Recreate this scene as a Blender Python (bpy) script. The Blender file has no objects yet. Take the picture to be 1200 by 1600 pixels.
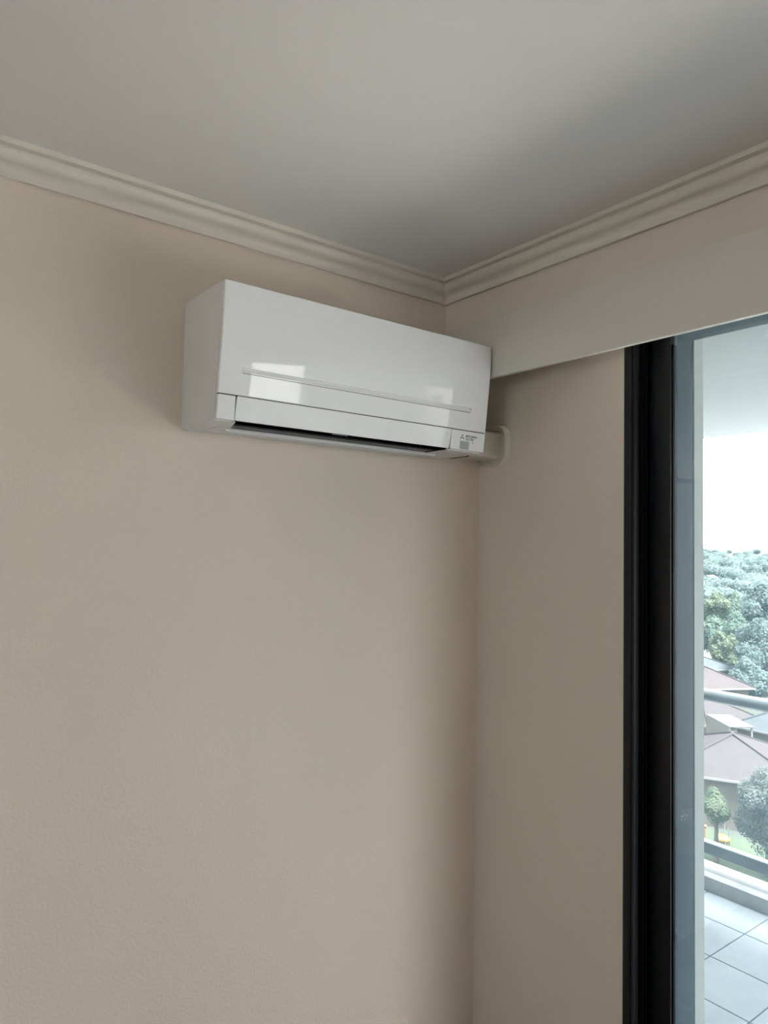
import bpy, bmesh, math, random
from mathutils import Vector, Matrix
random.seed(7)
scene = bpy.context.scene
COL = scene.collection

# ------------------------------------------------------------------ camera
YAW, PITCH, ROLL, FPX = 0.9195524, 0.0458599, 0.0181733, 1122.094
fw = Vector((math.cos(PITCH)*math.cos(YAW), math.cos(PITCH)*math.sin(YAW), math.sin(PITCH)))
r0 = Vector((math.sin(YAW), -math.cos(YAW), 0)); u0 = r0.cross(fw)
rt = r0*math.cos(ROLL) + u0*math.sin(ROLL); up = rt.cross(fw)
cd = bpy.data.cameras.new('camera'); cam = bpy.data.objects.new('camera', cd); COL.objects.link(cam)
M = Matrix((rt, up, -fw)).transposed().to_4x4(); M.translation = Vector((-1.60734, -1.61643, 1.56763))
cam.matrix_world = M
cd.sensor_fit = 'AUTO'; cd.sensor_width = 36.0; cd.lens = FPX/1600*36.0; cd.clip_start = 0.02; cd.clip_end = 3000
scene.camera = cam

# ------------------------------------------------------------------ sky and exposure
SKY = 7.9
w = bpy.data.worlds.new('overcast_sky'); scene.world = w; w.use_nodes = True
nt = w.node_tree; nt.nodes.clear()
o = nt.nodes.new('ShaderNodeOutputWorld'); b = nt.nodes.new('ShaderNodeBackground')
tc = nt.nodes.new('ShaderNodeTexCoord'); nz = nt.nodes.new('ShaderNodeTexNoise')
nz.inputs['Scale'].default_value = 5; nz.inputs['Detail'].default_value = 4
cr = nt.nodes.new('ShaderNodeValToRGB')
cr.color_ramp.elements[0].position = .3; cr.color_ramp.elements[0].color = (.98, .978, .99, 1)
cr.color_ramp.elements[1].position = .7; cr.color_ramp.elements[1].color = (1.0, .972, .945, 1)
nt.links.new(tc.outputs['Generated'], nz.inputs['Vector']); nt.links.new(nz.outputs['Fac'], cr.inputs['Fac'])
nt.links.new(cr.outputs['Color'], b.inputs['Color']); nt.links.new(b.outputs[0], o.inputs[0])
b.inputs['Strength'].default_value = SKY
sl = bpy.data.lights.new('sun', 'SUN'); sun = bpy.data.objects.new('sun', sl); COL.objects.link(sun)
sl.energy = 52.0; sl.angle = math.radians(18); sl.color = (1.0, .94, .87)
sun.rotation_euler = (-Vector((.095*math.cos(math.radians(60)), -.9955*math.cos(math.radians(60)), math.sin(math.radians(60))))).to_track_quat('-Z', 'Y').to_euler()
vs = scene.view_settings
vs.view_transform = 'Standard'; vs.look = 'None'; vs.gamma = 1.0; vs.exposure = 0.17; vs.use_curve_mapping = False
scene.cycles.diffuse_bounces = 8; scene.cycles.max_bounces = 16; scene.cycles.transparent_max_bounces = 16

# ------------------------------------------------------------------ materials
def mat(name, col, rough=.6, spec=.5, metal=0, bump=None, var=None, coat=0):
    m = bpy.data.materials.new(name); m.use_nodes = True; n = m.node_tree; p = n.nodes['Principled BSDF']
    p.inputs['Base Color'].default_value = (*col, 1); p.inputs['Roughness'].default_value = rough
    p.inputs['Specular IOR Level'].default_value = spec; p.inputs['Metallic'].default_value = metal
    p.inputs['Coat Weight'].default_value = coat
    t = n.nodes.new('ShaderNodeTexCoord')
    if bump:
        sc, st, dist = bump
        z = n.nodes.new('ShaderNodeTexNoise'); z.inputs['Scale'].default_value = sc; z.inputs['Detail'].default_value = 3
        bp = n.nodes.new('ShaderNodeBump'); bp.inputs['Strength'].default_value = st; bp.inputs['Distance'].default_value = dist
        n.links.new(t.outputs['Object'], z.inputs['Vector']); n.links.new(z.outputs['Fac'], bp.inputs['Height'])
        n.links.new(bp.outputs['Normal'], p.inputs['Normal'])
    if var:
        sc, c2 = var
        z = n.nodes.new('ShaderNodeTexNoise'); z.inputs['Scale'].default_value = sc; z.inputs['Detail'].default_value = 5
        r = n.nodes.new('ShaderNodeValToRGB')
        r.color_ramp.elements[0].position = .38; r.color_ramp.elements[0].color = (*col, 1)
        r.color_ramp.elements[1].position = .66; r.color_ramp.elements[1].color = (*c2, 1)
        n.links.new(t.outputs['Object'], z.inputs['Vector']); n.links.new(z.outputs['Fac'], r.inputs['Fac'])
        n.links.new(r.outputs['Color'], p.inputs['Base Color'])
    return m
MT = {}
MT['wall'] = mat('beige_wall_paint', (.70, .62, .53), .55, .35, bump=(150, .30, .004))
MT['wall2'] = mat('beige_wall_paint_smooth', (.655, .60, .53), .6, .3, bump=(120, .07, .003))
MT['ceiling'] = mat('white_ceiling_paint', (.66, .645, .625), .8, .2, bump=(200, .05, .002))
MT['cornice'] = mat('cream_gloss_trim', (.67, .63, .57), .4, .4)
MT['pelmet'] = mat('off_white_trim_paint', (.66, .645, .595), .4, .45)
MT['floor'] = mat('grey_carpet', (.15, .14, .13), .9, .1, bump=(400, .5, .01))
MT['ac'] = mat('gloss_white_plastic', (.83, .835, .845), .03, .5)
MT['acbody'] = mat('satin_white_plastic', (.68, .685, .69), .38, .4)
MT['black'] = mat('matte_black_plastic', (.006, .006, .007), .7, .2)
MT['dark'] = mat('dark_slot', (.006, .006, .006), .8, .1)
MT['darkvane'] = mat('charcoal_vane', (.030, .031, .034), .4, .4)
MT['lip'] = mat('lit_lip_plastic', (.86, .86, .86), .2, .5)  # lip lightened; the light it catches is put into its colour
MT['print'] = mat('grey_print', (.13, .12, .13), .5, .3)
MT['receiver'] = mat('grey_receiver_window', (.42, .43, .44), .25, .5)
MT['led'] = mat('grey_led', (.30, .31, .29), .3, .5)
MT['trunk'] = mat('cream_pvc', (.68, .655, .59), .38, .45)
MT['alu'] = mat('black_powder_coat', (.007, .008, .011), .45, .35)
MT['alu2'] = mat('black_powder_coat_shade', (.002, .002, .003), .7, .1)  # darker frame black with pocket shade in its colour, also used on gaskets
MT['aluout'] = mat('weathered_dark_frame', (.007, .009, .013), .6, .1)
MT['render'] = mat('grey_render', (.21, .228, .222), .8, .1, bump=(60, .2, .004))
MT['soffit'] = mat('pale_soffit_paint', (.20, .225, .23), .9, .0, bump=(40, .15, .004))
MT['tile'] = mat('grey_floor_tile', (.125, .150, .170), .7, .2, var=(4, (.150, .178, .198)))
MT['grout'] = mat('dark_grout', (.065, .076, .088), .9, .1)
MT['hob'] = mat('pale_concrete', (.20, .218, .225), .85, .1, var=(9, (.25, .265, .27)))
MT['rail'] = mat('grey_blue_rail', (.075, .092, .103), .5, .4)
MT['plate'] = mat('white_outlet_plastic', (.75, .74, .72), .3, .5)

def glass_mat(name, dust_veil, tint, smear=True):
    m = bpy.data.materials.new(name); m.use_nodes = True; n = m.node_tree; n.nodes.clear()
    out = n.nodes.new('ShaderNodeOutputMaterial')
    tr = n.nodes.new('ShaderNodeBsdfTransparent'); tr.inputs[0].default_value = (*tint, 1)
    gl = n.nodes.new('ShaderNodeBsdfGlossy'); gl.inputs['Roughness'].default_value = .02
    fr = n.nodes.new('ShaderNodeFresnel'); fr.inputs[0].default_value = 1.5
    mx = n.nodes.new('ShaderNodeMixShader')
    ge = n.nodes.new('ShaderNodeNewGeometry'); ml = n.nodes.new('ShaderNodeMath'); ml.operation = 'MULTIPLY'; iv = n.nodes.new('ShaderNodeMath'); iv.operation = 'SUBTRACT'; iv.inputs[0].default_value = 1.0
    n.links.new(ge.outputs['Backfacing'], iv.inputs[1]); n.links.new(fr.outputs[0], ml.inputs[0]); n.links.new(iv.outputs[0], ml.inputs[1]); n.links.new(ml.outputs[0], mx.inputs[0]); n.links.new(tr.outputs[0], mx.inputs[1]); n.links.new(gl.outputs[0], mx.inputs[2])
    last = mx
    if dust_veil > 0:
        tl = n.nodes.new('ShaderNodeBsdfTranslucent'); tl.inputs[0].default_value = (.52, .84, 1.0, 1)  # window dust, tinted blue to stand in for outdoor veiling too
        m2 = n.nodes.new('ShaderNodeMixShader')
        t = n.nodes.new('ShaderNodeTexCoord'); mp = n.nodes.new('ShaderNodeMapping')
        mp.inputs['Rotation'].default_value = (math.radians(38), 0, 0); mp.inputs['Scale'].default_value = (1, 9, 55)
        z = n.nodes.new('ShaderNodeTexNoise'); z.inputs['Scale'].default_value = 1.6; z.inputs['Detail'].default_value = 4
        rg = n.nodes.new('ShaderNodeMapRange'); rg.inputs[1].default_value = .3; rg.inputs[2].default_value = .7
        rg.inputs[3].default_value = dust_veil*.75; rg.inputs[4].default_value = dust_veil*1.25
        n.links.new(t.outputs['Object'], mp.inputs[0]); n.links.new(mp.outputs[0], z.inputs['Vector'])
        n.links.new(z.outputs['Fac'], rg.inputs[0]); n.links.new(rg.outputs[0], m2.inputs[0])
        n.links.new(mx.outputs[0], m2.inputs[1]); n.links.new(tl.outputs[0], m2.inputs[2]); last = m2
    n.links.new(last.outputs[0], out.inputs[0]); return m
MT['glass'] = glass_mat('dusty_veiled_window_glass', .036, (.955, .962, .965))
MT['clear'] = glass_mat('balustrade_glass', 0.0, (.965, .97, .965))

# ------------------------------------------------------------------ mesh helpers
def link(name, me, material=None, parent=None, smooth=None):
    ob = bpy.data.objects.new(name, me); COL.objects.link(ob)
    if material is not None and not me.materials: me.materials.append(MT[material] if isinstance(material, str) else material)
    if parent is not None: ob.parent = parent
    if smooth is not None:
        for p in me.polygons: p.use_smooth = True
        me.set_sharp_from_angle(angle=math.radians(smooth))
    return ob
def from_bm(name, bm, material, parent=None, smooth=None):
    bmesh.ops.recalc_face_normals(bm, faces=bm.faces)
    me = bpy.data.meshes.new(name); bm.to_mesh(me); bm.free()
    return link(name, me, material, parent, smooth)
def bbox(bm, a, c, bevel=0, seg=2):
    x0, y0, z0 = a; x1, y1, z1 = c
    v = [bm.verts.new(p) for p in ((x0,y0,z0),(x1,y0,z0),(x1,y1,z0),(x0,y1,z0),(x0,y0,z1),(x1,y0,z1),(x1,y1,z1),(x0,y1,z1))]
    fs = [bm.faces.new([v[i] for i in q]) for q in ((0,3,2,1),(4,5,6,7),(0,1,5,4),(1,2,6,5),(2,3,7,6),(3,0,4,7))]
    if bevel:
        es = list({e for f in fs for e in f.edges})
        bmesh.ops.bevel(bm, geom=es, offset=bevel, segments=seg, affect='EDGES', profile=.5)
def box(name, a, c, material, parent=None, bevel=0, seg=2):
    bm = bmesh.new(); bbox(bm, a, c, bevel, seg)
    return from_bm(name, bm, material, parent, 35 if bevel else None)
def prism(bm, prof, axis, a, c):
    """closed profile extruded along an axis from a to c; x: (y,z)  y: (x,z)  z: (x,y)"""
    def P(q, t):
        return {'x': (t, q[0], q[1]), 'y': (q[0], t, q[1]), 'z': (q[0], q[1], t)}[axis]
    A = [bm.verts.new(P(q, a)) for q in prof]; B = [bm.verts.new(P(q, c)) for q in prof]; n = len(prof)
    for i in range(n): bm.faces.new((A[i], A[(i+1) % n], B[(i+1) % n], B[i]))
    bm.faces.new(A); bm.faces.new(B[::-1])
def ext(name, prof, axis, a, c, material, parent=None, smooth=None):
    bm = bmesh.new(); prism(bm, prof, axis, a, c); return from_bm(name, bm, material, parent, smooth)
def bev(ob, width, seg=3, ang=40):
    m = ob.modifiers.new('bevel', 'BEVEL'); m.width = width; m.segments = seg; m.limit_method = 'ANGLE'; m.angle_limit = math.radians(ang)
    for p in ob.data.polygons: p.use_smooth = True
    m.harden_normals = True
def empty(name, loc, label=None, cat=None, group=None, kind=None):
    e = bpy.data.objects.new(name, None); COL.objects.link(e); e.location = loc; e.empty_display_size = .1
    return tag(e, label, cat, group, kind)
def tag(ob, label=None, cat=None, group=None, kind=None):
    if label: ob['label'] = label
    if cat: ob['category'] = cat
    if group: ob['group'] = group
    if kind: ob['kind'] = kind
    return ob
def under(ob, parent):
    """parent keeping world coordinates (parts are modelled in world space)"""
    ob.parent = parent; ob.matrix_parent_inverse = Matrix.Translation(parent.location).inverted(); return ob
def struct(ob, label): ob['kind'] = 'structure'; ob['label'] = label; return ob

# ------------------------------------------------------------------ room shell
H = 2.358; XB = -.1529; RX, RY = -3.7, -4.6; TW = .218
Y0, Y1 = -.526, -3.95          # sliding door opening along the window wall
struct(box('wall_left', (RX-.15, 0, -.1), (0, .15, H+.1), 'wall'), 'beige painted wall with fine roller texture behind the air conditioner')
bm = bmesh.new()
bbox(bm, (0, Y0, -.1), (TW, .15, H+.1)); bbox(bm, (0, RY, -.1), (TW, Y1, H+.1)); bbox(bm, (0, Y1, 2.16), (TW, Y0, H+.1))
struct(from_bm('wall_right', bm, 'wall2'), 'beige painted window wall between corner and black sliding door')
struct(box('wall_bulkhead', (XB, RY, 2.14), (-.0005, -.0005, H), 'wall2'), 'boxed-out upper wall strip between the cornice and the pelmet')
struct(box('wall_back', (RX-.15, RY-.15, -.1), (TW, RY, H+.1), 'wall'), 'beige wall behind the camera')
bm = bmesh.new(); WY0, WY1, WZ0, WZ1 = -2.6, -1.5, 1.05, 2.1
bbox(bm, (RX-.15, RY, -.1), (RX, WY0, H+.1)); bbox(bm, (RX-.15, WY1, -.1), (RX, 0, H+.1))
bbox(bm, (RX-.15, WY0, -.1), (RX, WY1, WZ0)); bbox(bm, (RX-.15, WY0, WZ1), (RX, WY1, H+.1))
struct(from_bm('wall_far', bm, 'wall'), 'beige wall opposite the sliding door with an opening added for fill light')
struct(box('ceiling', (RX-.15, RY-.15, H), (TW, .15, H+.12), 'ceiling'), 'plain matt white ceiling')
struct(box('floor', (RX-.15, RY-.15, -.12), (TW, .15, 0), 'floor'), 'grey carpeted floor')

# cornice: (projection from wall, height)
def cornice_profile():
    p = [(0, 2.3050), (.0055, 2.3050), (.0055, 2.2995), (.0125, 2.2995), (.0125, 2.3075)]
    for i in range(9):                       # lower cove
        t = i/8*math.pi/2; p.append((.0125+.018*(1-math.cos(t)), 2.308+.016*math.sin(t)))
    for i in range(1, 9):                    # upper ovolo
        t = i/8*math.pi/2; p.append((.0305+.020*math.sin(t), 2.324+.017*(1-math.cos(t))))
    p += [(.0465, 2.3415), (.0465, 2.3462), (.062, 2.3468), (.062, H), (0, H)]
    return p
CP = cornice_profile()
struct(ext('trim_1', [(-a, z) for a, z in CP], 'x', RX, XB, 'cornice', None, 30), 'cream moulded cornice along the air conditioner wall')
struct(ext('trim_2', [(XB-a, z) for a, z in CP], 'y', RY, 0, 'cornice', None, 30), 'cream moulded cornice running above the pelmet')
pel = empty('pelmet', (-.166, -.01, 2.04), 'long off-white pelmet board above the sliding door', 'pelmet')
pb = box('front_board', (-.1668, RY+.01, 2.0405), (-.1532, -.004, 2.213), 'pelmet', None, .0015); under(pb, pel)
under(box('end_return', (-.1532, -.018, 2.0405), (-.012, -.004, 2.139), 'pelmet'), pel)
under(box('curtain_track', (-.09, RY+.05, 2.122), (-.065, -.05, 2.139), 'plate'), pel)

# ------------------------------------------------------------------ sliding door
win = empty('window_1', (0, Y0, 0), 'black aluminium sliding glass door with dusty glass to the balcony', kind='structure')
HT = 2.12
def wp(name, a, c, m, bevel=.0015): return under(box(name, a, c, m, None, bevel), win)
wp('jamb_flange', (-.003, -.548, 0), (.012, Y0+.0005, HT+.02), 'alu')
wp('jamb_channel', (.012, -.548, 0), (.031, Y0+.0005, HT+.02), 'alu')
wp('flange_bead', (-.0035, -.5505, 0), (.0005, -.5478, HT+.02), 'alu2', .0004)
wp('jamb_pocket', (.0312, -.536, 0), (.09, Y0+.0005, HT+.02), 'alu2')
wp('pocket_fin', (.036, -.556, 0), (.040, -.536, HT+.02), 'alu2', .0005)
wp('pocket_fin', (.0465, -.5595, 0), (.0505, -.536, HT+.02), 'alu2', .0005)
# outer jamb, rounded nose so that daylight rolls off along it
prof = [(.0905, Y0+.0005), (.0905, -.6165)]
prof += [(.135, -.6185), (.155, -.6185)]
for i in range(7):
    t = i/6*math.pi/2; prof.append((.157+.016*math.sin(t), -.6025-.016*math.cos(t)))
prof += [(.173, Y0+.0005)]
under(ext('outer_jamb', prof, 'z', 0, HT+.035, 'aluout', None, 30), win)
prof = [(.0905, HT+.038), (.0905, HT-.0005), (.135, HT-.002), (.155, HT-.002)]
for i in range(7):
    t = i/6*math.pi/2; prof.append((.157+.016*math.sin(t), HT+.014-.016*math.cos(t)))
prof += [(.173, HT+.038)]
under(ext('outer_head', prof, 'y', Y1, -.6166, 'aluout', None, 30), win)
wp('head_channel', (-.003, Y1, HT+.005), (.09, -.549, HT+.04), 'alu')
wp('sill_track', (-.003, Y1, -.02), (.175, -.549, .018), 'alu')
wp('end_jamb', (-.003, Y1+.0005, .018), (.173, Y1+.05, HT), 'alu')
def panel(ya, yb, xa, xb):
    wp('stile', (xa, ya-.048, .03), (xb, ya, HT+.004), 'alu')
    wp('gasket', (xa+.006, ya-.0515, .09), (xb-.004, ya-.0478, HT-.03), 'alu2', 0)
    wp('stile', (xa, yb, .03), (xb, yb+.048, HT+.004), 'alu')
    wp('top_rail', (xa, yb+.048, HT-.002), (xb, ya-.048, HT+.004), 'alu', 0)
    wp('bottom_rail', (xa, yb+.048, .03), (xb, ya-.048, .10), 'alu')
    g = (xa+xb)/2
    wp('glass_pane', (g-.0002, yb+.046, .098), (g+.0002, ya-.05, HT+.001), 'glass', 0)
panel(-.571, -2.29, .058, .088)
panel(-2.23, Y1+.05, .024, .054)
# fine scratches on the glass
bm = bmesh.new()
def scratch(y, z, dy, dz, wd):
    d = Vector((0, dy, dz)).normalized(); n = Vector((0, -d.z, d.y))*wd/2; a = Vector((.0718, y, z)); c = a+Vector((0, dy, dz))
    vs_ = [bm.verts.new(q+Vector((dx, 0, 0))) for dx in (0, .0003) for q in (a-n, a+n, c+n*.4, c-n*.4)]
    for q in ((0,1,2,3), (4,5,6,7), (0,1,5,4), (1,2,6,5), (2,3,7,6), (3,0,4,7)): bm.faces.new([vs_[i] for i in q])
scratch(-.638, .928, -.033, .015, .0012)
for k in range(16): scratch(-.640-random.random()*.018, .928-random.random()*.022, random.uniform(-.004, .004), random.uniform(.001, .005), .0007)
scratch(-.6405, .905, .001, .006, .0014)
under(from_bm('scratch_mark', bm, 'plate'), win)['kind'] = 'stuff'

wb = empty('added_fill_window', (RX, WY0, WZ0), 'black framed window added opposite the sliding door for fill light', kind='structure')  # window added out of view as fill for the pelmet and door wall
for a, c in (((WY0, WZ0), (WY0+.05, WZ1)), ((WY1-.05, WZ0), (WY1, WZ1)), ((WY0+.05, WZ0), (WY1-.05, WZ0+.05)), ((WY0+.05, WZ1-.05), (WY1-.05, WZ1)), ((-2.075, WZ0+.05), (-2.025, WZ1-.05))):
    under(box('frame_bar', (RX-.09, a[0], a[1]), (RX-.04, c[0], c[1]), 'alu'), wb)
for a, c in ((WY0+.05, -2.075), (-2.025, WY1-.05)):
    under(box('glass_pane', (RX-.066, a, WZ0+.05), (RX-.064, c, WZ1-.05), 'clear'), wb)

# ------------------------------------------------------------------ balcony
FZ = -.10
struct(box('wall_facade', (TW+.0005, .151, -3.2), (TW+.16, 4.2, 3.2), 'render'), 'grey rendered outside wall beside the balcony')
bm = bmesh.new(); bbox(bm, (.1735, -.6175, FZ), (TW+.0006, Y0+.0005, 2.157)); 
rv = struct(from_bm('wall_reveal', bm, 'render'), 'pale grey rendered outer reveal beside the dark door frame')
bal = struct(box('floor_balcony', (TW+.001, -6, FZ-.22), (2.06, 4.0, FZ-.012), 'grout'), 'grey tiled balcony floor with dark joints')
ts, ty = .2893, .2995
tm = None; k = 0
for i in range(6):
    for j in range(-8, 8):
        xa = 1.62-ts*(i-0)+.0025; xe = xa+ts-.005
        if i == 0: xe = 1.868
        xa = max(xa, TW+.003)
        ya = -.033+ty*j+.0025; ye = ya+ty-.005
        if ye > 3.9: continue
        if xe-xa < .02: continue
        if tm is None or i in (0, 5) :
            bm = bmesh.new(); bbox(bm, (0, 0, 0), (xe-xa, ye-ya, .0119), .0015, 1)
            t = from_bm('tile', bm, 'tile', None, 35)
            if i not in (0, 5): tm = t.data
        else: t = link('tile', tm)
        t.location = (xa, ya, FZ-.012); t.parent = bal
hb = struct(box('trim_3', (1.8705, -6, FZ-.011), (2.055, 4.0, -.032), 'hob', None, .006), 'pale concrete upstand at the balcony edge')
struct(box('ceiling_balcony', (TW+.001, -2.7, 2.157), (2.0, 4.2, 2.36), 'soffit'), 'pale painted underside of the balcony above')
br = empty('balustrade', (1.97, 0, -.032), 'grey-blue balcony balustrade with tubular top rail and glass infill', 'balustrade')
def tube_y(bm, x, z, rx, rz, a, c, n=20):
    prism(bm, [(x+rx*math.cos(2*math.pi*i/n), z+rz*math.sin(2*math.pi*i/n)) for i in range(n)], 'y', a, c)
bm = bmesh.new(); tube_y(bm, 1.97, .832, .034, .032, -5.9, 3.9); under(from_bm('top_rail', bm, 'rail', None, 40), br)
under(box('bottom_rail', (1.945, -5.9, .044), (1.995, 3.9, .101), 'rail', None, .006), br)
for y in (-4.6, -3.1, -1.6, 1.4, 2.9):
    under(box('post', (1.955, y-.02, -.0318), (1.985, y+.02, .81), 'rail', None, .003), br)
ys = [-4.6, -3.1, -1.6, 1.4, 2.9]
for a, c in zip(ys[:-1], ys[1:]):
    under(box('glass_panel', (1.967, a+.03, .10), (1.973, c-.03, .803), 'clear'), br)

# ------------------------------------------------------------------ air conditioner
AX0, AX1, AZ0, AZ1 = -.976, -.172, 1.8285, 2.126
ac = empty('air_conditioner', (-.574, 0, AZ0), 'white wall-mounted split air conditioner with open louvre beside the corner', 'air conditioner')
def A(ob): return under(ob, ac)
def yf(z):
    return -.2175+(.529*(2.124-min(z, 2.124))**2 if z > 2.02 else .00572+.11*(2.02-z))
SEAM = 1.8845
# casing: side profile hollowed underneath by the outlet
prof = [(-.0005, AZ0), (-.0005, AZ1-.002), (-.196, AZ1-.004), (-.2055, AZ1-.008)]
for i in range(9):
    z = 2.11-(2.11-1.889)*i/8; prof.append((yf(z)+.0125, z))
prof += [(yf(SEAM)+.0125, 1.887), (-.155, 1.893), (-.105, 1.905), (-.070, 1.885), (-.062, 1.852), (-.070, AZ0+.003), (-.060, AZ0)]
A(ext('casing', prof, 'x', AX0+.0466, -.3001, 'acbody', None, 35))
# end cheeks reach down to the bottom edge at both ends
def cheek(xa, xb, name):
    pr = [(-.0005, AZ0), (-.0005, AZ1), (-.190, AZ1-.001), (-.2065, AZ1-.006)]
    for i in range(11):
        z = 2.112-(2.112-(AZ0+.004))*i/10; pr.append((yf(z)+.0115, z))
    pr += [(yf(AZ0)+.0135, AZ0)]
    ob = ext(name, pr, 'x', xa, xb, 'acbody'); bev(ob, .0018, 2); return A(ob)
cheek(AX0, AX0+.0465, 'end_cheek')
cheek(-.300, AX1, 'end_cheek')
def skin(name, xa, xb, za, zb, th, off, material, n=14, bevel=.002, seg=3):
    """curved front plate following the front profile"""
    out = [(yf(za+(zb-za)*i/n)+off, za+(zb-za)*i/n) for i in range(n+1)]
    inn = [(y+th, z) for y, z in reversed(out)]
    ob = ext(name, out+inn, 'x', xa, xb, material); 
    if bevel: bev(ob, bevel, seg, 50)
    return ob
fp = skin('front_panel', AX0+.0015, AX1-.0015, SEAM+.0009, AZ1-.001, .0108, 0, 'ac', 26, .0022, 3)
# recessed slot across the panel
gz = 1.9415; gy = yf(gz)
bm = bmesh.new()
pr = [(gy-.004, gz+.0052), (gy+.0040, gz+.0046), (gy+.0036, gz+.0012), (gy+.0004, gz-.0050), (gy-.004, gz-.0056)]
prism(bm, pr, 'x', -.924, -.2355)
cut = from_bm('cutter', bm, 'ac')
bmod = fp.modifiers.new('slot', 'BOOLEAN'); bmod.object = cut; bmod.operation = 'DIFFERENCE'; bmod.solver = 'EXACT'
bpy.context.view_layer.update()
dg = bpy.context.evaluated_depsgraph_get()
me = bpy.data.meshes.new_from_object(fp.evaluated_get(dg)); fp.modifiers.clear(); fp.data = me
for p in me.polygons: p.use_smooth = True
me.set_sharp_from_angle(angle=math.radians(12))
bpy.data.objects.remove(cut); A(fp)
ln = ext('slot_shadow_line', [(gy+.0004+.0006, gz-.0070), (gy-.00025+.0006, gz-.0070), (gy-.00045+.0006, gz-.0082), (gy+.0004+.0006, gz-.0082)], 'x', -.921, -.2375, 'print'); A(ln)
# dark recess behind the seam
A(ext('seam_recess', [(yf(SEAM)+.0035, SEAM+.0022), (yf(SEAM)+.0035, SEAM-.0022), (yf(SEAM)+.0105, SEAM-.0022), (yf(SEAM)+.0105, SEAM+.0022)], 'x', AX0+.004, AX1-.004, 'dark'))
cl = skin('corner_cover', AX0+.002, -.9325, AZ0+.0025, SEAM-.0009, .0108, 0, 'ac', 6, .0022); A(cl)
cr_ = skin('display_cover', -.3005, AX1-.002, AZ0+.0025, SEAM-.0009, .0108, 0, 'ac', 6, .0022); A(cr_)
# open louvre: top swung in, bottom swung out
vb, vt = 1.8315, 1.8832
def yv(z): 
    s = (z-vb)/(vt-vb); return -.1885-.0110*s
out = [(yv(vb+(vt-vb)*i/8), vb+(vt-vb)*i/8) for i in range(9)]
lv = ext('louvre', out+[(y+.005, z) for y, z in reversed(out)], 'x', -.9305, -.3030, 'ac'); bev(lv, .0012, 2); A(lv)
A(box('louvre_hinge', (-.9318, -.190, 1.868), (-.9303, -.183, 1.874), 'black'))
A(box('louvre_hinge', (-.3030, -.190, 1.868), (-.3012, -.183, 1.874), 'black'))
# black outlet lining: curved strip inside the hollow plus ends
lin = [(-.1855, 1.8862), (-.155, 1.8905), (-.106, 1.9025), (-.0725, 1.884), (-.0645, 1.852), (-.072, AZ0+.004)]
lin2 = [(y-.0012 if i > 2 else y, z-.0014) for i, (y, z) in enumerate(lin)]
A(ext('outlet_lining', lin+lin2[::-1], 'x', -.9290, -.3005, 'black', None, 60))
def end_plate(x, s):
    pr = [(-.188, AZ0+.001), (-.188, 1.884), (-.155, 1.888), (-.106, 1.900), (-.075, 1.884), (-.068, 1.852), (-.075, AZ0+.001)]
    A(ext('outlet_end', pr, 'x', x, x+s*.0015, 'black'))
end_plate(-.9293, 1); end_plate(-.3003, -1)
# charcoal lower vane inside the outlet
n = 14; top = []; bot = []
for i in range(n+1):
    t = i/n; y = -.136+.044*t; z = 1.8315-.0010*t+.0050*math.sin(t*math.pi); top.append((y, z)); bot.append((y, z-.0045*math.sin(math.pi*min(1, max(.12, t)))-.001))
A(ext('inner_vane', top+bot[::-1], 'x', -.920, -.309, 'darkvane', None, 50))
# tiny print on the inner louvre lip
bm = bmesh.new(); x = -.640
for k in range(9):
    wd = random.choice((.0035, .005, .0025)); bbox(bm, (x, -.1300, 1.8385), (x+wd, -.1290, 1.8408)); x += wd+.0016
A(from_bm('caution_print', bm, 'receiver'))
# lower lip and underside tray with slanted ends
pr = [(-.0880, AZ0-.0052), (-.0870, AZ0+.0030), (-.066, AZ0+.0030), (-.058, AZ0-.0008), (-.083, AZ0-.0062)]
lp = ext('lower_lip', pr, 'x', -.905, -.262, 'lip'); bev(lp, .0008, 2); A(lp)
def gusset(xa, xb, xc, name):
    # slanted corner between cheek and lip
    bm = bmesh.new(); prism(bm, [(xa, -.186), (xa, -.062), (xc, -.062), (xc, -.082), (xb, -.186)], 'z', AZ0-.0012, AZ0+.006)
    A(from_bm(name, bm, 'acbody'))
gusset(-.931, -.9275, -.893, 'outlet_corner'); gusset(-.2995, -.3055, -.272, 'outlet_corner')
# back plate against the wall
A(box('mounting_plate', (AX0+.006, -.004, AZ0+.012), (AX1-.006, -.0004, AZ1-.006), 'acbody'))
# receiver window, lamp
def facing(name, xa, xb, za, zb, m, th=.0006):
    out = [(yf(za+(zb-za)*i/3)-th, za+(zb-za)*i/3) for i in range(4)]
    return A(ext(name, out+[(y+th*.9, z) for y, z in reversed(out)], 'x', xa, xb, m))
facing('receiver_window', -.2665, -.2335, AZ0+.0045, AZ0+.0265, 'receiver')
bm = bmesh.new(); zc = AZ0+.0245; prism(bm, [(-.2185+.0019*math.cos(a*math.pi/6), zc+.0019*math.sin(a*math.pi/6)) for a in range(12)], 'y', yf(zc)-.0006, yf(zc)+.0002)
A(from_bm('indicator_lamp', bm, 'led'))
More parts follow.
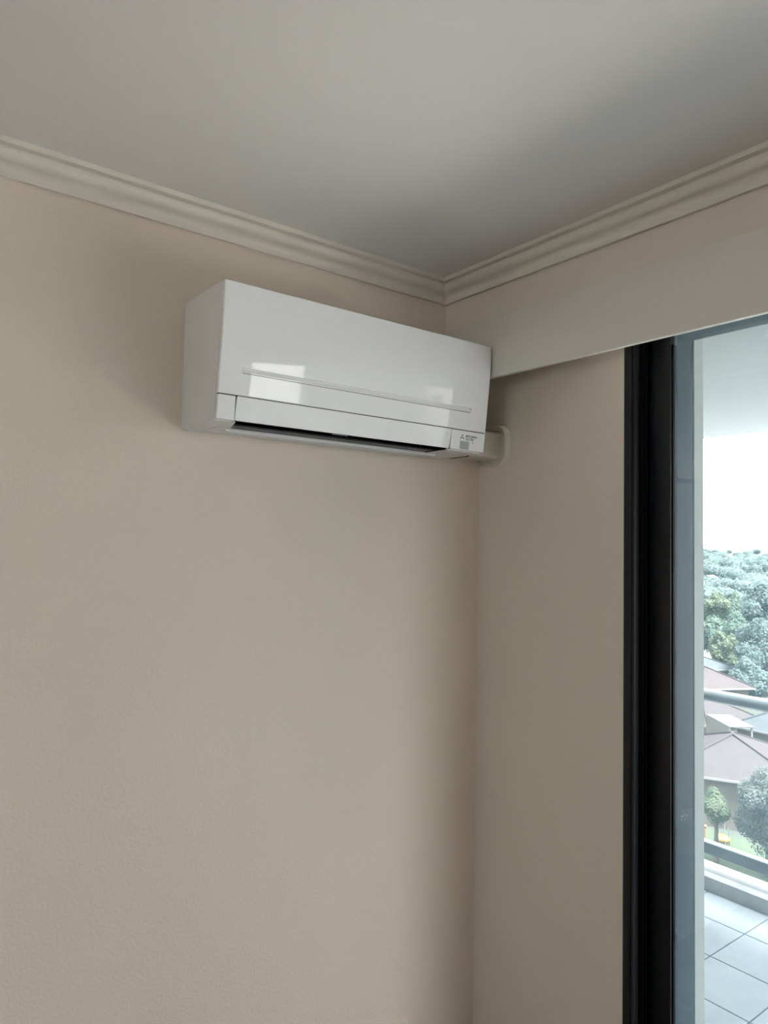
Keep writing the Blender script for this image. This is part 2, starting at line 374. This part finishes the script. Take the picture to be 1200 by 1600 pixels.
# emblem of three rhombs and the two lines of lettering
tilt = math.atan2(yf(1.868)-yf(1.860), -.008)
def on_front(x, z, off=.0005): return Vector((x, yf(z)-off, z))
bm = bmesh.new(); ec = (-.2600, 1.8655); s = .0046
for ang in (90, 210, 330):
    a = math.radians(ang); d = Vector((math.cos(a), math.sin(a))); q = Vector((-d.y, d.x))
    pts = [Vector((0, 0))+d*.0004, d*s*.9+q*s*.5, d*s*1.75, d*s*.9-q*s*.5]
    V = [bm.verts.new(on_front(ec[0]+p.x, ec[1]+p.y, o_)) for o_ in (.0005, -.0001) for p in pts]
    for f in ((0,1,2,3), (7,6,5,4), (0,4,5,1), (1,5,6,2), (2,6,7,3), (3,7,4,0)): bm.faces.new([V[i] for i in f])
A(from_bm('emblem', bm, 'print'))
def lettering(name, body, x, z, size, width):
    cu = bpy.data.curves.new(name, 'FONT'); cu.body = body; cu.size = size; cu.extrude = .00015; cu.offset = size*.012
    t = bpy.data.objects.new(name, cu); COL.objects.link(t); bpy.context.view_layer.update()
    m = bpy.data.meshes.new_from_object(t.evaluated_get(bpy.context.evaluated_depsgraph_get())); bpy.data.objects.remove(t)
    wx = max(v.co.x for v in m.vertices)-min(v.co.x for v in m.vertices); sx = width/wx
    for v in m.vertices:
        c = v.co.copy(); p = on_front(x+c.x*sx, z+c.y, .0004); v.co = p+Vector((0, -c.z, 0))
    m.materials.clear(); return A(link(name, m, 'print'))
lettering('lettering', 'MITSUBISHI', -.2475, 1.8665, .0082, .0410)
lettering('lettering', 'ELECTRIC', -.2475, 1.8585, .0082, .0315)

# ------------------------------------------------------------------ pipe cover
du = empty('pipe_cover', (-.05, -.05, 1.83), 'cream plastic pipe cover with rounded wall flange beside the air conditioner', 'pipe cover')
def rrect(ya, yb, za, zb, r, n=6):
    p = []
    for cx, cz, a0 in ((yb-r, zb-r, 0), (ya+r, zb-r, 90), (ya+r, za+r, 180), (yb-r, za+r, 270)):
        for i in range(n+1):
            a = math.radians(a0+90*i/n); p.append((cx+r*math.cos(a), cz+r*math.sin(a)))
    return p
def loft(name, rings, material, smooth=50):
    bm = bmesh.new(); R = [[bm.verts.new((x, y, z)) for y, z in ring] for x, ring in rings]; n = len(R[0])
    for a, c in zip(R[:-1], R[1:]):
        for i in range(n): bm.faces.new((a[i], a[(i+1) % n], c[(i+1) % n], c[i]))
    bm.faces.new(R[0]); bm.faces.new(R[-1][::-1]); return from_bm(name, bm, material, None, smooth)
d1 = loft('duct', [(-.150, rrect(-.098, -.001, 1.836, 1.916, .012)), (-.03, rrect(-.098, -.001, 1.836, 1.916, .012)), (-.012, rrect(-.099, -.001, 1.835, 1.917, .013))], 'trunk'); under(d1, du)
fl = []
for x, g in ((-.0125, .003), (-.0030, .004), (-.0025, .011), (-.0040, .016), (-.0110, .020), (-.0180, .0235), (-.0195, .0265), (-.0180, .0300), (-.0100, .0330), (-.0004, .0345)):
    fl.append((x, rrect(-.098-g, -.0005, 1.836-g*.62, 1.917+g*.62, .013+g*.75)))
under(loft('wall_flange', fl, 'trunk'), du)
d3 = loft('collar', [(-.1705, rrect(-.088, -.004, 1.8305, 1.90, .012)), (-.1475, rrect(-.101, -.004, 1.833, 1.919, .014)), (-.112, rrect(-.101, -.004, 1.833, 1.919, .014)), (-.111, rrect(-.098, -.004, 1.836, 1.916, .012))], 'trunk'); under(d3, du)
bm = bmesh.new(); rr = rrect(-.1022, -.004, 1.8318, 1.9202, .014)
A_ = [bm.verts.new((-.1415, y, z)) for y, z in rr]; B_ = [bm.verts.new((-.1375, y, z)) for y, z in rr]; n = len(rr)
for i in range(n): bm.faces.new((A_[i], A_[(i+1) % n], B_[(i+1) % n], B_[i]))
bm.faces.new(A_); bm.faces.new(B_[::-1]); under(from_bm('joint_gap', bm, 'dark'), du)

# ------------------------------------------------------------------ power outlet
po = empty('power_outlet', (-.3185, 0, .15), 'white power outlet plate low on the wall near the corner', 'power outlet')
under(box('plate', (-.377, -.009, .150), (-.260, -.0004, .2235), 'plate', None, .003), po)
for x in (-.352, -.298):
    under(box('rocker_switch', (x-.006, -.0125, .2005), (x+.006, -.008, .2150), 'plate', None, .001), po)
    for dx, dz, rz in ((-.007, .188, 25), (.007, .188, -25), (0, .172, 0)):
        under(box('socket_slot', (x+dx-.001, -.0094, dz-.004), (x+dx+.001, -.0088, dz+.004), 'dark'), po)

# ------------------------------------------------------------------ drape added out of frame to mask sky mirrored in the glossy panel
MT['added_drape'] = mat('beige_added_drape', (.50, .46, .40), .9, .1)
ct = empty('added_drape', (-.077, -2.2, 0), 'beige folded drape added out of frame to bound the mirrored sky', 'added_drape')
pf = []
for i in range(61):
    y = -1.98-.46*i/60; pf.append((-.077+.026*math.sin(i/60*2*math.pi*7), y))
under(ext('cloth', [(x-.0012, y) for x, y in pf]+[(x+.0012, y) for x, y in reversed(pf)], 'z', .02, 2.108, 'added_drape', None, 70), ct)
for i in range(8): under(box('hook', (-.080, -2.0-.06*i, 2.10), (-.074, -2.004-.06*i, 2.1215), 'plate'), ct)

# couch added out of frame below the sliding door to shade the lower walls
MT['added_couch'] = mat('grey_upholstery', (.16, .155, .15), .9, .1, bump=(300, .3, .004))
so = empty('added_couch', (-.55, -2.35, 0), 'grey fabric couch added out of frame to block low door light', 'added_couch')
under(box('base', (-.98, -3.4, .06), (-.13, -1.4, .40), 'added_couch', None, .03), so)
under(box('backrest', (-.36, -3.4, .40), (-.13, -1.4, 1.0), 'added_couch', None, .05, 3), so)
for a, c in ((-3.4, -3.18), (-1.62, -1.4)): under(box('armrest', (-.98, a, .40), (-.36, c, .64), 'added_couch', None, .05, 3), so)
for k in range(2): under(box('seat_cushion', (-.98, -3.17+k*.78, .40), (-.37, -2.41+k*.78, .54), 'added_couch', None, .04, 3), so)
for x in (-.93, -.2):
    for y in (-3.33, -1.5): under(box('foot', (x, y, 0), (x+.05, y+.05, .06), 'black'), so)

# ------------------------------------------------------------------ outside, far below
GZ = -18.0
def vmat(name, c1, c2, sc, rough=.9): return mat(name, c1, rough, .1, var=(sc, c2))
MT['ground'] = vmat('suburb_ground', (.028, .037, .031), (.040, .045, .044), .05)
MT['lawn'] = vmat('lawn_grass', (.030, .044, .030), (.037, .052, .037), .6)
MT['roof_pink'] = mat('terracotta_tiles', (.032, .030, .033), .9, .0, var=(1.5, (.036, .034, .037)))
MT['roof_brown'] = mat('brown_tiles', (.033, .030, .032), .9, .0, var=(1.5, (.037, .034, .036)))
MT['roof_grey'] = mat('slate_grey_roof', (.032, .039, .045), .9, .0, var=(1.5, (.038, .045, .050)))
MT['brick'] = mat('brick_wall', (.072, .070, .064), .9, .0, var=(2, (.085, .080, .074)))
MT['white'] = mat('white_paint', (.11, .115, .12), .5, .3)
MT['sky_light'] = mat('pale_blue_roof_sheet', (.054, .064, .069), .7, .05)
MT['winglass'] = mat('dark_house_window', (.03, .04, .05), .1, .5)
MT['leaf'] = [vmat('leaf_grey_green', (.062, .092, .092), (.085, .118, .118), .9),
              vmat('leaf_mid_green', (.055, .088, .074), (.080, .115, .096), .9),
              vmat('leaf_yellow_green', (.070, .098, .070), (.098, .126, .090), .9),
              vmat('leaf_dusty', (.068, .086, .084), (.092, .112, .110), .9)]
for lm in MT['leaf']:                        # thin leaves let light through
    n = lm.node_tree; p = n.nodes['Principled BSDF']; out = n.nodes['Material Output']
    tl = n.nodes.new('ShaderNodeBsdfTranslucent'); mx = n.nodes.new('ShaderNodeMixShader'); mx.inputs[0].default_value = .5
    n.links.new(p.inputs['Base Color'].links[0].from_socket, tl.inputs[0])
    n.links.new(p.outputs[0], mx.inputs[1]); n.links.new(tl.outputs[0], mx.inputs[2]); n.links.new(mx.outputs[0], out.inputs[0])
MT['trunk_bark'] = vmat('pale_bark', (.045, .042, .04), (.065, .062, .06), 3)
MT['yellow'] = mat('yellow_orange_plastic', (.17, .11, .025), .5, .3)
MT['greenplastic'] = mat('green_plastic', (.03, .09, .065), .5, .3)
MT['orange'] = mat('orange_paint', (.13, .075, .04), .5, .3)

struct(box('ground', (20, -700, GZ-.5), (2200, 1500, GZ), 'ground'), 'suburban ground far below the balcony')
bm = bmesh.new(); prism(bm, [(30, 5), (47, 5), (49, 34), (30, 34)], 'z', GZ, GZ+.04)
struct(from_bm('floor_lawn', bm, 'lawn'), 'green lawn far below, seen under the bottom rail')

def crown_mesh(blobs, n, leaf, seed):
    rnd = random.Random(seed); V = []; F = []
    tot = sum(b[1][0]*b[1][1] for b in blobs)
    for (cx, cy, cz), (rx, ry, rz) in blobs:
        for _ in range(int(n*rx*ry/tot)):
            v = Vector((rnd.gauss(0, 1), rnd.gauss(0, 1), rnd.gauss(0, 1))); v.normalize(); k = rnd.uniform(.72, 1.06)
            p = Vector((cx+v.x*rx*k, cy+v.y*ry*k, cz+v.z*rz*k))
            nrm = (v+Vector((rnd.uniform(-.7, .7), rnd.uniform(-.7, .7), rnd.uniform(-.3, .8)))).normalized()
            t = nrm.cross(Vector((rnd.uniform(-1, 1), rnd.uniform(-1, 1), rnd.uniform(-1, 1)))).normalized(); q = nrm.cross(t)
            s = leaf*rnd.uniform(.6, 1.3); i = len(V)
            V += [p-t*s*.5, p+q*s*.4+nrm*s*.15, p+t*s*.5, p-q*s*.4+nrm*s*.15]; F.append((i, i+1, i+2, i+3))
    me = bpy.data.meshes.new('crown'); me.from_pydata(V, [], F); return me
_b = bmesh.new(); bmesh.ops.create_icosphere(_b, subdivisions=2, radius=1); _b.verts.index_update()
ICO_V = [tuple(v.co) for v in _b.verts]; ICO_F = [tuple(v.index for v in f.verts) for f in _b.faces]; _b.free()
def inner_mesh(blobs, name='crown_core'):
    V = []; F = []
    for c, r in blobs:
        k = len(V); V += [(c[0]+a*r[0]*.8, c[1]+b_*r[1]*.8, c[2]+d*r[2]*.8) for a, b_, d in ICO_V]; F += [tuple(k+i for i in f) for f in ICO_F]
    me = bpy.data.meshes.new(name); me.from_pydata(V, [], F); return me
def tree(label, x, y, h, rw, rh, leaf, kind, seed, n=2600, nb=8, group='trees below the balcony'):
    rnd = random.Random(seed); e = empty('tree', (x, y, GZ), label, 'tree', group)
    blobs = [((0, 0, h-rh), (rw*.62, rw*.62, rh*.8))]
    for k in range(nb):
        a = 2*math.pi*k/nb+rnd.uniform(-.3, .3); d = rw*rnd.uniform(.45, .68); zz = rnd.uniform(-.55, .5)
        s = rnd.uniform(.32, .46)
        blobs.append(((d*math.cos(a), d*math.sin(a), h-rh+zz*rh), (rw*s, rw*s, rh*s*.8)))
    blobs.append(((rnd.uniform(-.2, .2)*rw, rnd.uniform(-.2, .2)*rw, h-rh*.42), (rw*.4, rw*.4, rh*.40)))
    link('crown', crown_mesh(blobs, n, leaf, seed), MT['leaf'][kind], e)
    link('crown_core', inner_mesh(blobs), MT['leaf'][kind], e)
    bm = bmesh.new(); bmesh.ops.create_cone(bm, cap_ends=True, segments=10, radius1=rw*.09+.08, radius2=rw*.05+.03, depth=h-rh, matrix=Matrix.Translation((0, 0, (h-rh)/2)))
    from_bm('trunk', bm, 'trunk_bark', e); return e
def hip_house(label, cx, cy, L, W, rot, ze, zr, roof, wall='brick', hipk=1.0, extra=None):
    """L along local x; eaves at ze and ridge at zr above the ground"""
    e = empty('house', (cx, cy, GZ), label, 'house', 'houses below the balcony'); e.rotation_euler.z = math.radians(rot)
    bm = bmesh.new(); bbox(bm, (-L/2+.5, -W/2+.5, 0), (L/2-.5, W/2-.5, ze)); from_bm('walls', bm, wall, e)
    bm = bmesh.new(); r = max(.05, L/2-W/2*hipk)
    P = [(-L/2, -W/2, ze), (L/2, -W/2, ze), (L/2, W/2, ze), (-L/2, W/2, ze), (-r, 0, zr), (r, 0, zr)]
    v = [bm.verts.new(p) for p in P]
    for f in ((0,1,5,4), (1,2,5), (2,3,4,5), (3,0,4), (3,2,1,0)): bm.faces.new([v[i] for i in f])
    rf = from_bm('roof', bm, roof, e)
    bm = bmesh.new()
    def bar(a, c, wd):
        a = Vector(a); c = Vector(c); d = (c-a); q = d.to_track_quat('X', 'Z').to_matrix().to_4x4()
        m = Matrix.Translation((a+c)/2) @ q @ Matrix.Diagonal((d.length/2, wd, wd, 1))
        bmesh.ops.create_cube(bm, size=2, matrix=m)
    for a, c in ((0,4), (3,4), (1,5), (2,5), (4,5)): bar(P[a], P[c], .10)
    from_bm('ridge_capping', bm, roof, rf)
    bm = bmesh.new()
    for a, c in ((0,1), (1,2), (2,3), (3,0)): bar(Vector(P[a])-Vector((0,0,.1)), Vector(P[c])-Vector((0,0,.1)), .08)
    from_bm('gutter', bm, 'white', e)
    for sx in (-.25, .25):
        for sy in (-1, 1):
            wn = box('house_window', (sx*L-.7, sy*(W/2-.5)-.04, 1.0), (sx*L+.7, sy*(W/2-.5)+.04, 2.2), 'winglass'); wn.parent = e
    return e
tree('large grey-green gum tree nearest to the balcony, right of the pink roof', 44, 19.2, 6.7, 2.4, 3.1, .15, 3, 1, 15000)
tree('small olive tree in front of the pink-roofed house', 43.2, 22.1, 4.7, 1.05, 1.35, .11, 2, 2, 4500, 6)
tree('broad tall tree behind the grey-roofed house', 100, 45.2, 10.6, 4.6, 5.6, .36, 0, 3, 12000)
tree('tall mid-green tree left of the broad tall tree', 118, 58.0, 9.6, 3.4, 4.2, .36, 1, 4, 7000)
tree('low yellow-green tree beside the dark carport roof', 108, 55.2, 7.3, 2.2, 2.9, .42, 2, 5, 2600)
tree('pale green tree left of the mid-distance trees', 160, 84.0, 10.5, 3.8, 4.6, .65, 2, 6, 2200)
tree('tallest grey-green tree in the mid-distance right', 150, 69.5, 13.9, 5.4, 6.4, .7, 0, 7, 3500)
tree('dusty green tree in the mid-distance centre', 185, 92.5, 9.2, 4.2, 4.6, .7, 1, 8, 2200)
tree('grey shrubby tree between the brown roof and the broad tree', 92, 43.4, 6.2, 3.0, 3.0, .34, 0, 9, 3000)
tree('dark green tree tucked behind the dark carport', 124, 64.5, 8.2, 3.6, 4.0, .5, 1, 10, 2600)

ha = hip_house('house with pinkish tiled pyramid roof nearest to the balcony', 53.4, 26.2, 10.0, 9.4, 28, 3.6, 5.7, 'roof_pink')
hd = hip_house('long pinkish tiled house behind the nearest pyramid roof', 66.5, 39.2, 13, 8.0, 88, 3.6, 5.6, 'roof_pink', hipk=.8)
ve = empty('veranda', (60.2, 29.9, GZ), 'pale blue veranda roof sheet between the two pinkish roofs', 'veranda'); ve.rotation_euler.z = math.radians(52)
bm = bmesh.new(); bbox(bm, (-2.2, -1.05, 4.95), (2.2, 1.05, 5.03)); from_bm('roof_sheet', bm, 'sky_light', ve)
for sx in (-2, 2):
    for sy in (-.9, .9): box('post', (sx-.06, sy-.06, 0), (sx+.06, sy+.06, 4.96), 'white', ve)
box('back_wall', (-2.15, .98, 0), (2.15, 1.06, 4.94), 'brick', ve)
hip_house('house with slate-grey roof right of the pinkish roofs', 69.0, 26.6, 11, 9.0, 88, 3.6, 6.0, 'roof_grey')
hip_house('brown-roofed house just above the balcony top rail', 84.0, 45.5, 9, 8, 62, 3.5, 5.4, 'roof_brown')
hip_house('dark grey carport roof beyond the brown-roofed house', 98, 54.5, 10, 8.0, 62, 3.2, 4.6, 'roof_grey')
# parked white van
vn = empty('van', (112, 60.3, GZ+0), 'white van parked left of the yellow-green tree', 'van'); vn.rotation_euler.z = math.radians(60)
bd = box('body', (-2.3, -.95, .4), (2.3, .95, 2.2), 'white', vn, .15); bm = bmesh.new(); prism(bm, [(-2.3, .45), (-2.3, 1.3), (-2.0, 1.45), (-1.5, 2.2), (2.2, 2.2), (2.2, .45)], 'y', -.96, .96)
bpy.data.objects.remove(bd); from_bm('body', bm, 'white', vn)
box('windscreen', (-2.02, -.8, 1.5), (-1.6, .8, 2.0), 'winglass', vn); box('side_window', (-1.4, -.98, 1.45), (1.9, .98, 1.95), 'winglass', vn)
for sx in (-1.5, 1.4):
    for sy in (-.86, .86):
        bm = bmesh.new(); bmesh.ops.create_cone(bm, cap_ends=True, segments=14, radius1=.36, radius2=.36, depth=.2, matrix=Matrix.Translation((sx, sy, .36)) @ Matrix.Rotation(math.pi/2, 4, 'X')); from_bm('wheel', bm, 'black', vn)
# play hut, orange post and pale poles by the lawn
ph = empty('play_hut', (46.2, 23.3, GZ), 'small green play hut with domed yellow top beside the lawn', 'play hut')
box('hut_body', (-.35, -.35, 0), (.35, .35, .42), 'greenplastic', ph, .06)
bm = bmesh.new(); bmesh.ops.create_uvsphere(bm, u_segments=16, v_segments=8, radius=1, matrix=Matrix.Translation((0, 0, .44)) @ Matrix.Diagonal((.5, .5, .26, 1))); from_bm('hut_roof', bm, 'yellow', ph, 60)
for sx in (-.3, .3): box('hut_leg', (sx-.05, -.4, 0), (sx+.05, -.34, .5), 'orange', ph)
def pole(label, x, y, h, r, m, cat='pole'):
    e = empty('pole', (x, y, GZ), label, cat)
    bm = bmesh.new(); bmesh.ops.create_cone(bm, cap_ends=True, segments=10, radius1=r, radius2=r*.8, depth=h, matrix=Matrix.Translation((0, 0, h/2))); from_bm('shaft', bm, m, e)
    bm = bmesh.new(); bmesh.ops.create_uvsphere(bm, u_segments=10, v_segments=6, radius=r*1.7, matrix=Matrix.Translation((0, 0, h))); from_bm('cap', bm, m, e)
pole('orange post at the left end of the lawn', 46.0, 24.35, .95, .07, 'orange')
pole('thin white pole right of the play hut', 45.6, 22.55, 1.45, .025, 'white')
pole('taller white pole behind the play hut', 47.3, 23.7, 2.2, .03, 'white')
for lab, x, y, lx, ly in (('widest white warehouse among the distant trees', 470, 250, 14, 9), ('small white warehouse below the widest one', 345, 184.5, 6, 5), ('white shed at the edge of the nearest distant trees', 300, 161.5, 7, 5)):
    e = empty('warehouse', (x, y, GZ), lab, 'warehouse', 'white warehouses among the distant trees')
    bm = bmesh.new(); bbox(bm, (-lx/2, -ly/2, 0), (lx/2, ly/2, 6)); from_bm('walls', bm, 'roof_grey', e)
    bm = bmesh.new(); prism(bm, [(-ly/2-.3, 6), (0, 7.6), (ly/2+.3, 6)], 'x', -lx/2-.3, lx/2+.3); from_bm('roof', bm, 'white', e)
# tower added out of frame to hide sky mirrored in the glossy panel
tw = empty('added_tower', (43.0, -63.5, GZ), 'pale grey tower added out of frame to block mirrored sky', 'added_building'); tw.rotation_euler.z = math.radians(34)
box('tower_body', (-6.4, -9, 0), (6.4, 4, 46), 'render', tw)
for k in range(14):
    box('balcony_slab', (-6.4, 4.0, 2.9+3.1*k), (6.4, 5.3, 3.12+3.1*k), 'hob', tw)
    for xx in (-5.6, -1.3, 2.8):
        box('tower_window', (xx, 3.95, .5+3.1*k), (xx+2.6, 4.03, 2.5+3.1*k), 'winglass', tw)
MT['bounce_white'] = mat('white_bounce_surface', (.84, .82, .79), .8, .2)
t2 = empty('added_tower', (61.5, -67.5, GZ), 'white tower added out of frame beside the pale grey one to dim mirrored sky', 'added_building'); t2.rotation_euler.z = math.radians(42)  # second tower added out of frame to dim the right mirrored patch
box('tower_body', (-5.0, -7, 0), (6.5, 4, 43), 'bounce_white', t2)
for k in range(13):
    for xx in (-4, 0, 3.6): box('tower_window', (xx, 3.95, .9+3.1*k), (xx+1.2, 4.03, 2.0+3.1*k), 'winglass', t2)
pd = empty('added_bounce_roof', (20, -25, GZ), 'low block with broad white roof added out of frame to bounce sunlight', 'added_building'); pd.rotation_euler.z = math.radians(37)  # block added out of frame; its white top bounces sun into the room
box('deck', (-24, -16, 0), (24, 17, 3.0), 'hob', pd); box('bounce_sheet', (-23.8, -15.8, 3.0), (23.8, 16.8, 3.12), 'bounce_white', pd)
# uncountable woodland running to the horizon
rnd = random.Random(11); blobs = []
KEEP = [(470, 250, 14), (345, 184.5, 10), (300, 161.5, 10), (185, 92.5, 13), (160, 84, 13), (150, 69.5, 14)]
while len(blobs) < 1300:
    t = rnd.random(); X = 180*(1500/180)**t
    Y = X*rnd.uniform(.05, .90)
    rise = max(0, (X-350)/1150)*15
    h = rnd.uniform(6, 11)*(1 if X < 400 else 1.15); r = rnd.uniform(2.6, 5.2)*(1+X/1100)
    if any((X-a)**2+(Y-b)**2 < (c+r)**2 for a, b, c in KEEP): continue
    blobs.append(((X, Y, GZ+rise+h-r*.75), (r, r, r*.78)))
rv_ = random.Random(5); V = []; F = []
for (cx, cy, cz), (rx, ry, rz) in blobs:
    for _ in range(130):
        v = Vector((rv_.gauss(0, 1), rv_.gauss(0, 1), rv_.gauss(0, 1))); v.normalize(); k = rv_.uniform(.75, 1.08)
        p = Vector((cx+v.x*rx*k, cy+v.y*ry*k, cz+v.z*rz*k)); s_ = rx*rv_.uniform(.13, .28)
        nrm = (v+Vector((rv_.uniform(-.8, .8), rv_.uniform(-.8, .8), rv_.uniform(-.4, .8)))).normalized()
        t = nrm.orthogonal().normalized(); q = nrm.cross(t); i = len(V)
        V += [p-t*s_*.5, p+q*s_*.4+nrm*s_*.15, p+t*s_*.5, p-q*s_*.4+nrm*s_*.15]; F.append((i, i+1, i+2, i+3))
core = inner_mesh(blobs); off = len(V); V += [v.co.copy() for v in core.vertices]; F += [tuple(off+j for j in p.vertices) for p in core.polygons]
me = bpy.data.meshes.new('woodland'); me.from_pydata(V, [], F)
fo = link('woodland', me, MT['leaf'][0]); tag(fo, 'hazy woodland canopy stretching to the horizon', 'woodland', kind='stuff')
